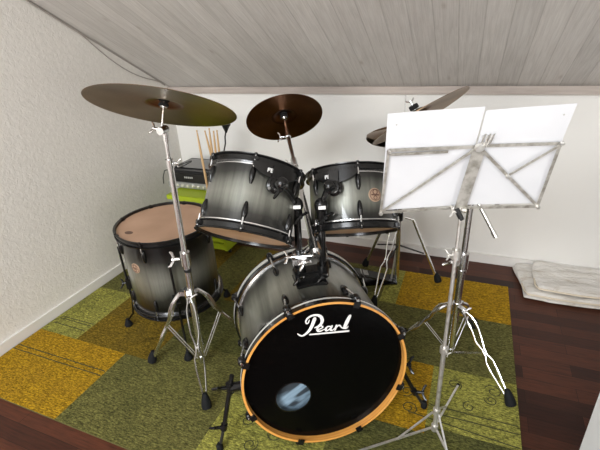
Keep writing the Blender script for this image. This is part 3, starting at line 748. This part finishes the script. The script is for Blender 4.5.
# clamp jaws round the post and the arm
cp = V((pL.x,pL.y,.668))
mb = MB(); mb.tube([cp-V((0,0,.018)),cp+V((0,0,.018))],.024,16); mb.tube([e0-dd*.05,e0+dd*.03],.020,16)
mb.tube([cp+V((.0,.02,0)),e0],.012,12); wing(mb,cp+V((-.030,-.018,.002)),(-.9,-.4,0),.95); wing(mb,cp+V((.03,-.03,-.002)),(.5,-.8,-.2),1.1); mb.box((0,0,0),(.05,.02,.022),Matrix.Translation(cp+V((.012,-.028,.0)))@Matrix.Rotation(.5,4,'Z')); mb.tube([cp+V((-.02,-.026,.008)),cp+V((.055,-.012,.02))],.0065,10)
mb.build('multi_clamp', M['chrome'], ba, local=False)

# right: boom stand
b1 = V((.032,1.565,RZ))
s2 = thing('cymbal_stand', b1, 'chrome boom cymbal stand with wide tripod legs behind the music stand', 'cymbal stand')
PZ = lambda z: V((b1.x,b1.y,z))
stand_pole(s2, [(PZ(.025),PZ(.50),.0145,'lower_tube'),(PZ(.48),PZ(.80),.012,'upper_tube')])
base_tripod(s2, b1, .275, .035, [(.270,1.345),(.128,1.80),(-.20,1.60)], .47)
mb = MB(); mb.tube([PZ(.475),PZ(.545)],.021,18); mb.box((0,0,0),(.026,.05,.03),Matrix.Translation(PZ(.515)+V((-.024,-.01,0)))); wing(mb, PZ(.51)+V((-.04,-.026,0)),(-.7,-.7,0),1.3); mb.build('height_clamp', M['chrome'], s2, local=False)
MB().tube([PZ(.455),PZ(.468)],.0175,16).build('memory_lock', M['chrome'], s2, local=False)
g0, g1 = V((.131,1.535,.648)), V((-.078,1.615,.975))
pt = PZ(.80)
near = g0.lerp(g1,.46)
MB().tube([g0,g1],.0075,14).build('boom_tube', M['chrome'], s2, local=False)
MB().tube([g0-(g1-g0)*.012,g0+(g1-g0)*.05],.0095,14).build('boom_end', M['chrome'], s2, local=False)
mb = MB(); mb.tube([pt-V((0,0,.03)),pt+V((0,0,.01))],.017,16); mb.tube([pt,near],.011,12); mb.tube([near-V((0,.02,0)),near+V((0,.02,0))],.022,18); wing(mb,near+V((.01,.04,0)),(0,1,0),1.2); mb.build('boom_tilter', M['chrome'], s2, local=False)
mb = MB(); mb.ball(g1,.015,12); mb.tube([g1, cR-aR*.075],.006,10); mb.build('tilter', M['chrome'], s2, local=False)
topper(s2, cR, aR, s2, .030, .08, .018)

# hi-hat stand
b2 = V((-.308,2.12,RZ))
s3 = thing('hi_hat_stand', b2, 'hi-hat stand with footboard standing on the back edge of the rug', 'hi-hat stand')
HZ = lambda z: V((b2.x-.006*z,b2.y,z))
stand_pole(s3, [(HZ(.02),HZ(.52),.0135,'lower_tube'),(HZ(.50),HZ(.80),.0105,'upper_tube')])
MB().tube([HZ(.78),HZ(1.07)],.0032,8).build('pull_rod', M['chrome'], s3, local=False)
mb = MB(); mb.lathe([(.012,.895),(.014,.90),(.014,.93),(.010,.945)],14,Matrix.Translation((HZ(.9).x,b2.y,0))); wing(mb,HZ(.93)+V((.016,-.012,0)),(.8,-.6,0),.9); mb.build('clutch', M['chrome'], s3, local=False)
hub = HZ(.42)
mb = MB().tube([hub-V((0,0,.02)),hub+V((0,0,.025))],.019,16); wing(mb,hub+V((-.01,-.03,0)),(-.2,-.9,0),1.2); mb.build('leg_collar', M['black'], s3, local=False)
for f in ((-.073,2.149),(-.52,2.205),(-.375,1.795)):
    fp = V((f[0],f[1],.022)); d = (V((f[0],f[1],0))-V((b2.x,b2.y,0))).normalized(); a = hub+d*.03
    if f[1] < 2:
        lg = brace_leg(s3, a, fp, w=.017)
    else:
        lg = MB().tube([a, a+d*.045-V((0,0,.012)), fp.lerp(a,.04)],[.0095,.0095,.0085],12).build('leg', M['chrome'], s3, local=False)
        MB().lathe([(.008,-.002),(.020,.004),(.021,.018),(.016,.042),(.010,.060)],16,Matrix.Translation(fp)@frame((a-fp).normalized()+V((0,0,.6)))).build('rubber_foot', M['rubber'], s3, local=False).parent = lg
    q = a.lerp(fp,.55); MB().tube([HZ(.24)+d*.012,q],.0045,8).build('brace', M['black'], s3, local=False).parent = lg
mb = MB(); Tp = Matrix.Translation((b2.x-.125,b2.y-.055,.0)) @ Matrix.Rotation(math.radians(-68),4,'Z')
mb.box((0,0,RZ+.006),(.10,.26,.010),Tp)
pb = mb.build('base_plate', M['black'], s3, local=False, bevel=0)
mb = MB(); Tq = Tp @ Matrix.Translation((0,.0,.05)) @ Matrix.Rotation(math.radians(-16),4,'X')
mb.box((0,0,0),(.078,.24,.008),Tq); mb.build('footboard', M['black'], s3, local=False)
mb = MB()
for kx in (-.026,-.012,.002,.016): mb.box((kx,-.05,.0048),(.008,.030,.001),Tq)
mb.box((-.005,-.078,.0048),(.055,.006,.001),Tq); mb.build('footboard_logo', M['grey_ink'], s3, local=False, smooth=False)
MB().bar(Tq@V((0,.11,0)),HZ(.30),.010,.006,(0,1,.2)).build('chain', M['nickel'], s3, local=False)

# ------------------------------------------------------------------ music stand and sheet music
u_ = V((.934,.357,.009)).normalized(); v_ = V((.091,-.263,.961)).normalized(); w_ = u_.cross(v_).normalized()   # w_ faces away from the camera or to it
if w_.dot(V((0,0,H))-V((.005,1.118,1.047))) < 0: w_ = -w_
O = V((.005,1.118,1.047))
def dk(x,y,z=0): return O+u_*x+v_*y+w_*z
b3 = V((.004,1.128,RZ))
ms = thing('music_stand', b3, 'folding nickel music stand in front of the kit, seen from behind its desk', 'music stand')
N=M['nickel']; D=M['desk_metal']
def bar(a,b,w,nm,z=.004,t=.0018): return MB().bar(dk(*a,z),dk(*b,z),w,t,w_).build(nm, D, ms, local=False, smooth=False)
bar((-.212,.053),(.011,.050),.0085,'desk_bar'); bar((.011,.052),(.213,.047),.008,'desk_bar'); bar((-.208,.041),(-.062,.041),.007,'desk_bar',.0055)
bar((-.212,.056),(-.219,-.150),.007,'desk_bar',.006); bar((.213,.050),(.219,-.154),.008,'desk_bar',.006)
bar((-.220,-.149),(.0,-.144),.008,'desk_bar',.006); bar((.0,-.144),(.220,-.153),.010,'desk_bar',.006)
bar((-.218,-.146),(.006,.048),.0075,'desk_bar',.008); bar((.018,.046),(.217,-.150),.008,'desk_bar',.008); bar((.210,.045),(.105,-.040),.0065,'desk_bar',.010)
cbp = MB(); a0=dk(.012,.040,.011); a1=dk(.001,-.147,.011); cbp.bar(a0,a1,.032,.002,w_); cbp.build('centre_bar', D, ms, local=False, smooth=False)
MB().lathe([(.001,-.003),(.012,-.003),(.013,0),(.011,.004),(.001,.005)],20,mtx(dk(.012,.052,.012),w_)).build('hub', N, ms, local=False)
for x,y in ((-.212,.052),(.213,.052),(-.219,-.148),(.218,-.152),(.105,-.040)): MB().lathe([(.001,-.003),(.0055,-.002),(.0055,.004),(.001,.005)],12,mtx(dk(x,y,.011),w_)).build('rivet', N, ms, local=False)
mb = MB()
for dx in (-.010,.004,.016):
    mb.tube([dk(.018+dx*.55,.055,.014),dk(.022+dx*.8,.084,.012),dk(.022+dx*.8+.006,.088,.010),dk(.024+dx*.8,.060,.008)],.0016,6)
mb.box((0,0,0),(.020,.010,.004),mtx(dk(.022,.060,.010),w_,u_)); mb.build('page_clip', N, ms, local=False)
mb = MB()
for x in (-.10,.11): mb.bar(dk(x,-.150,.004),dk(x+.004,-.150,-.030),.012,.0018,v_); mb.bar(dk(x,-.150,-.030),dk(x,-.120,-.032),.010,.0018,w_)
mb.build('page_rest', D, ms, local=False, smooth=False)
# neck, poles
nk = dk(.001,-.147,.010)
top = V((.001,1.13,.884))
mb = MB(); mb.tube([nk+V((-.018,0,.002)),nk+V((.018,0,-.002))],.008,10); mb.bar(nk,top+V((-.004,0,.02)),.018,.006,w_); wing(mb,top+V((-.016,-.006,.020)),(-.9,-.2,.1),.7); mb.build('desk_hinge', N, ms, local=False)
MB().tube([top+V((-.012,-.002,.026)),top+V((.004,0,-.004))],.0075,14).build('hinge_grip', M['blackpl'], ms, local=False)
MX = lambda z: V((.004-.003*(z/.88),1.128,z))
MB().tube([MX(.885),MX(.765)],.0050,12).build('upper_tube', N, ms, local=False)
MB().tube([MX(.775),MX(.40)],.0060,14).build('middle_tube', N, ms, local=False)
MB().tube([MX(.41),MX(.035)],.0076,16).build('lower_tube', N, ms, local=False)
mb = MB().tube([MX(.755),MX(.785)],.0135,14); wing(mb,MX(.77)+V((-.016,-.010,0)),(-.9,-.4,.1),.65); mb.build('height_clamp', N, ms, local=False)
mb = MB().tube([MX(.40),MX(.422)],.0135,14); wing(mb,MX(.41)+V((.012,-.012,0)),(.7,-.7,.0),.4); mb.build('height_clamp', N, ms, local=False)
MB().tube([MX(.115),MX(.140)],.0125,16).build('leg_collar', N, ms, local=False)
MB().tube([MX(.035),MX(.060)],.0125,16).build('brace_collar', N, ms, local=False)
for f in ((-.262,.945),(.112,.965),(.075,1.395)):
    fp = V((*f,RZ+.006)); d=(V((*f,0))-V((b3.x,b3.y,0))).normalized()
    hi = MX(.128)+d*.015; lo = MX(.048)+d*.014
    fr = .42
    mid = lo.lerp(fp,fr)
    lg = MB().bar(lo,fp,.0075,.004,V((0,0,1))-d*.0).build('leg', N, ms, local=False)
    MB().bar(hi,mid,.0065,.004,V((0,0,1))).build('brace', N, ms, local=False).parent = lg
    MB().ball(fp,.0065,8).build('foot_tip', M['rubber'], ms, local=False).parent = lg
# pages: in front of the desk bars as the player sees them
def page(pts, label, wav, z0=-.003):
    (xa,ya),(xb,yb),(xc,yc),(xd,yd) = pts   # TL TR BR BL
    nx, ny = 14, 18; vs=[]
    for s in (0,1):
        for j in range(ny+1):
            for i in range(nx+1):
                p,q=i/nx,j/ny
                x=(xa*(1-p)+xb*p)*(1-q)+(xd*(1-p)+xc*p)*q; y=(ya*(1-p)+yb*p)*(1-q)+(yd*(1-p)+yc*p)*q
                up=max(0,.35-q); z=z0-s*.0006-wav*(.5+.5*math.sin(p*3+1))*up*up*.35
                vs.append(dk(x,y,z))
    n=(nx+1)*(ny+1); fs=[]
    for s in (0,1):
        for j in range(ny):
            for i in range(nx):
                a=s*n+j*(nx+1)+i; fs.append((a,a+1,a+nx+2,a+nx+1))
    rim=[i for i in range(nx)]+[nx+(nx+1)*j for j in range(ny)]+[ny*(nx+1)+nx-i for i in range(nx)]+[(ny-j)*(nx+1) for j in range(ny)]
    for a,b_ in zip(rim,rim[1:]+rim[:1]): fs.append((a,b_,b_+n,a+n))
    mb=MB(); mb.add(vs,fs); o=mb.build('sheet_music', M['paper']); tag(o,label,'sheet music','white pages on the music stand')
    return o
pgL = page([(-.220,.148),(.008,.154),(.002,-.142),(-.217,-.148)],'white left page on the music stand, nearest the hi-hat cymbals',.1)
pgR = page([(.0135,.141),(.221,.149),(.217,-.149),(.004,-.142)],'white right page on the music stand, on the side of the folded blanket',.14)
for x,y in ((-.197,.120),(.199,.122)):
    o = MB().lathe([(.0001,.0),(.0022,.0),(.0022,.0006),(.0001,.0006)],10,mtx(dk(x,y,-.0028),w_)).build('punch_mark', M['grey_ink'])
    o.parent = pgL if x < 0 else pgR

# ------------------------------------------------------------------ lime cabinet, radio, sticks, cup, gooseneck
cx0,cx1,cy0,cy1,cz = -1.775,-1.39,2.0,2.44,.455
cab = thing('side_cabinet', ((cx0+cx1)/2,(cy0+cy1)/2,0), 'lime green low cabinet in the back left corner carrying the radio', 'cabinet')
bx = lambda x0,x1,y0,y1,z0,z1: MB().box(((x0+x1)/2,(y0+y1)/2,(z0+z1)/2),(x1-x0,y1-y0,z1-z0))
bx(cx0-.02,cx1+.01,cy0-.012,cy1,cz-.030,cz).build('top_board', M['lime'], cab, local=False, bevel=.003)
bx(cx0,cx0+.02,cy0+.02,cy1,.06,cz-.031).build('side_board', M['lime'], cab, local=False, bevel=.002)
bx(cx1-.02,cx1,cy0,cy1,.09,cz-.031).build('side_board', M['lime'], cab, local=False, bevel=.002)
bx(cx0+.021,cx1-.021,cy1-.02,cy1,.09,cz-.031).build('back_board', M['lime'], cab, local=False)
bx(cx0+.021,cx1-.021,cy0+.01,cy1-.021,.09,.135).build('bottom_board', M['lime'], cab, local=False, bevel=.002)
dr = bx(cx0+.024,cx1-.024,cy0+.004,cy0+.022,.145,cz-.036).build('door', M['lime'], cab, local=False, bevel=.003)
o = MB().ball(((cx0+cx1)/2+.12,cy0-.006,.30),.011,10).build('knob', M['chrome'], cab, local=False); o.parent = dr
for x in (cx0+.04,cx1-.04):
    for y in (cy0+.05,cy1-.04): MB().lathe([(.012,RZ),(.014,.089)],14,Matrix.Translation((x+(-.03 if x>-1.5 else .03),y+.08,0))).build('leg', M['blackpl'], cab, local=False)
rd = thing('radio', (-1.66,2.24,cz+.001), 'black radio with silver control strip on the lime green cabinet', 'radio')
rx0,rx1,ry0,ry1 = -1.865,-1.46,2.11,2.40; z0=cz+.001
bx(rx0,rx1,ry0,ry1,z0+.006,z0+.045).build('control_panel', M['silver_pl'], rd, local=False, bevel=.005)
bx(rx0+.004,rx1-.004,ry0+.004,ry1,z0+.045,z0+.128).build('body', M['blackpl'], rd, local=False, bevel=.008)
bx(rx0+.05,rx1-.05,ry0-.001,ry0+.005,z0+.058,z0+.112).build('display', M['hoop_black'], rd, local=False, bevel=.002)
bx(rx0+.03,rx1-.03,ry0+.05,ry1-.04,z0+.127,z0+.134).build('top_lid', M['hoop_black'], rd, local=False, bevel=.003)
for i in range(9):
    MB().lathe([(.010,0),(.009,.010),(.006,.012)],14,mtx((rx0+.035+.042*i,ry0,z0+.026),(0,-1,0))).build('knob', M['brass_knob'], rd, local=False)
mb=MB()
for i in range(5): bx_=mb.box((rx0+.15+.014*i,ry0-.002,z0+.085),(.008,.001,.012))
mb.build('display_digits', M['grey_ink'], rd, local=False, smooth=False)
o = MB().tube([(-1.895,2.10,cz+.03),(-1.88,2.09,cz+.08),(-1.84,2.07,cz+.135),(-1.80,2.10,cz+.145),(-1.795,2.2,cz+.143),(-1.79,2.3,cz+.138)],.003,6).build('power_cord', M['blackpl']); tag(o,'thin black cord lying over the top of the radio','cord')
cup = V((-1.415,2.05,cz+.001))
o = MB().lathe([(.030,0),(.033,.002),(.036,.11),(.038,.112),(.034,.110),(.031,.004),(.0005,.004)],28,Matrix.Translation(cup),cap=False).build('stick_cup', M['blackpl']); tag(o,'small black cup holding drumsticks, behind the left tom','cup')
tops = [(-1.520,2.05,.873,'longest leaning drumstick, leftmost of those behind the left tom'),(-1.470,2.06,.870,'drumstick leaning just right of the leftmost one behind the left tom'),(-1.430,2.05,.888,'upright drumstick in the middle of the bunch behind the left tom'),(-1.415,2.07,.868,'shorter drumstick near the right of the bunch behind the left tom'),(-1.378,2.05,.878,'rightmost drumstick of the bunch behind the left tom')]
for i,(x,y,z,lb) in enumerate(tops):
    bq = cup+V((.02*math.cos(i*1.57+.3),.02*math.sin(i*1.57+.3),.006)) if i else V((-1.4665,2.0,cz+.001))
    t_ = V((x,y,z)); L=(t_-bq).length
    T = mtx(bq,(t_-bq))
    pr = [(.001,0),(.005,.001),(.0070,.006),(.0072,L*.62),(.0066,L*.75),(.0046,L*.93),(.0034,L-.013),(.0042,L-.010),(.0050,L-.006),(.0040,L-.001),(.001,L)]
    o = MB().lathe(pr,12).build('drumstick', M['stick']); o.matrix_world = T
    tag(o, lb, 'drumstick', 'drumsticks behind the left tom')
gn = thing('gooseneck_lamp', (-1.50,2.26,cz+.135), 'black cone-headed gooseneck lamp rising behind the left tom, just under the largest cymbal', 'lamp')
MB().tube([(-1.50,2.26,cz+.145),(-1.475,2.24,.66),(-1.446,2.20,.708),(-1.428,2.20,.76),(-1.425,2.20,.80),(-1.413,2.20,.838)],.0048,8).build('neck', M['blackpl'], gn, local=False)
MB().lathe([(.006,-.012),(.010,0),(.024,.030),(.030,.038),(.030,.044),(.001,.046)],20,mtx((-1.412,2.20,.838),(.1,0,1))).build('shade', M['blackpl'], gn, local=False)
MB().lathe([(.03,-.001),(.032,.004),(.03,.012),(.008,.016)],20,Matrix.Translation((-1.50,2.26,cz+.137))).build('base', M['blackpl'], gn, local=False)

# ------------------------------------------------------------------ cable along the ceiling edge
pts=[]; 
for y in [x/20 for x in range(26,50)]:
    sag = .0
    z = zc(y)-.012
    if 1.85<y<2.38: z -= .055*math.sin((y-1.85)/.53*PI)**1.0
    pts.append((XL+.008+ (.004*math.sin(y*9)), y, z))
pts = [(XL+.01,y_,zc(y_)-.01) for y_ in (.2,.7,1.0,1.2)]+pts
o = MB().tube(pts,.0032,7).build('cable', M['cable']); tag(o,'thin grey cable sagging along the top edge of the left wall','cable')
o = MB().tube([(XL+.005,y_,zc(y_)-.006) for y_ in (-.4,.5,1.5,2.0,2.45)],.0042,7).build('shadow_line', M['cable'], kind='structure')  # thin tube drawn as the dark shadow line in the crack under the slope

# ------------------------------------------------------------------ blanket
def blanket():
    mb = MB(); nx, ny = 60, 26
    layers = [(.372,2.150,.0,.020),(.378,2.158,.020,.019),(.432,2.198,.040,.018)]
    for li,(x0,y0,zb,th) in enumerate(layers):
        x1,y1=1.35,2.478
        def edge(q): return x0+(.0 if li==2 else -.03)*((q)**.7) + .010*math.sin(q*5+li)
        grid=[]; 
        for side in (0,1):
            for j in range(ny+1):
                q=j/ny; xl=edge(q); yy=y0+(y1-y0)*q
                for i in range(nx+1):
                    p=i/nx; xx=xl+(x1-xl)*p; ydrop=yy - .010*(1-q)*math.sin(p*9)
                    e=min(1,min(p*(x1-xl)/.014, q*(y1-y0)/.014)); rnd=math.sqrt(max(0,1-(1-e)**2))
                    zc_=zb+th/2; wr=.020*noise.noise(V((xx*4+yy*5,yy*13-xx*3,li*3.)))+.009*noise.noise(V((xx*9+yy*9,yy*26-xx*7,li*3.+5)))
                    wr*= (.35+.75*q) if li==2 else .5
                    if side==0: z=zc_+th/2*rnd+max(wr,-.004)+ (.008*q if li==2 else 0)
                    else: z=zc_-th/2*rnd
                    grid.append((xx,ydrop,max(z,.0015)))
        n=(nx+1)*(ny+1); fs=[]
        for s in (0,1):
            for j in range(ny):
                for i in range(nx):
                    a=s*n+j*(nx+1)+i; fs.append((a,a+1,a+nx+2,a+nx+1))
        rim=[i for i in range(nx)]+[nx+(nx+1)*j for j in range(ny)]+[ny*(nx+1)+nx-i for i in range(nx)]+[(ny-j)*(nx+1) for j in range(ny)]
        for a,b_ in zip(rim,rim[1:]+rim[:1]): fs.append((a,b_,b_+n,a+n))
        mb.add(grid,fs)
    o = mb.build('blanket', M['blanket']); tag(o,'folded cream fleece blanket lying on the floor against the back wall','blanket')
    # stitched edge bindings
    for (x0,y0,zb,th) in layers[1:]:
        h_ = MB().tube([(x0-.012 if y0<2.19 else x0-.004,y0+.10,zb+th*.5),(x0-.004,y0+.03,zb+th*.5)]+[(x0+.01+(1.35-x0)*k/24, y0-.001-.010*math.sin(k/24*9), zb+th*.5) for k in range(25)],.0052,8).build('hem', M['hem'], o)
blanket()
# dark gap shadowless hem is real binding above

# ------------------------------------------------------------------ white cabinet at the right edge
wc = thing('white_cabinet', (.70,.75,0), 'bright white cabinet side at the lower right edge of the picture', 'cabinet')
T = Matrix.Translation((.389,1.0,0))
bx(.389,.95,.30,1.0,.05,.80).build('carcass', M['white_paint'], wc, local=False, bevel=.002)
bx(.41,.93,.32,.98,.0,.05).build('plinth', M['white_paint'], wc, local=False)
bx(.380,.96,.29,1.008,.80,.82).build('top_board', M['white_paint'], wc, local=False, bevel=.002)

# ------------------------------------------------------------------ light: daylight through the roof window, and a soft sky
w = bpy.data.worlds.new('sky'); scene.world = w; w.use_nodes = True
w.node_tree.nodes['Background'].inputs['Color'].default_value = (.72,.82,1,1); w.node_tree.nodes['Background'].inputs['Strength'].default_value = 1.0
def area(name, loc, rot, sx, sy, power, colr):
    l = bpy.data.lights.new(name,'AREA'); l.shape='RECTANGLE'; l.size=sx; l.size_y=sy; l.energy=power; l.color=colr
    o = bpy.data.objects.new(name,l); col.objects.link(o); o.matrix_world = rot; o.location = loc; return o
wc_ = T2 @ V(((wx0+wx1)/2,(wy0+wy1)/2,.0))
area('daylight_roof_window', wc_, T2, wx1-wx0, wy1-wy0, 110, (.93,.965,1))
area('daylight_gable_window', (-.5,-4.17,1.25), Matrix.Rotation(PI/2,4,'X'), 2.4, 1.1, 85, (1,.97,.93))
area('fill_light_right', (2.97,-1.9,1.5), Matrix.Rotation(PI/2,4,'Y'), 1.2, 1.6, 40, (1,.96,.91))  # added soft fill from the right, no window there

vs_ = scene.view_settings; vs_.view_transform='Standard'; vs_.look='None'; vs_.exposure=0.41; vs_.gamma=1; vs_.use_curve_mapping=False
for o in bpy.data.objects:
    if '_M' in o: del o['_M']
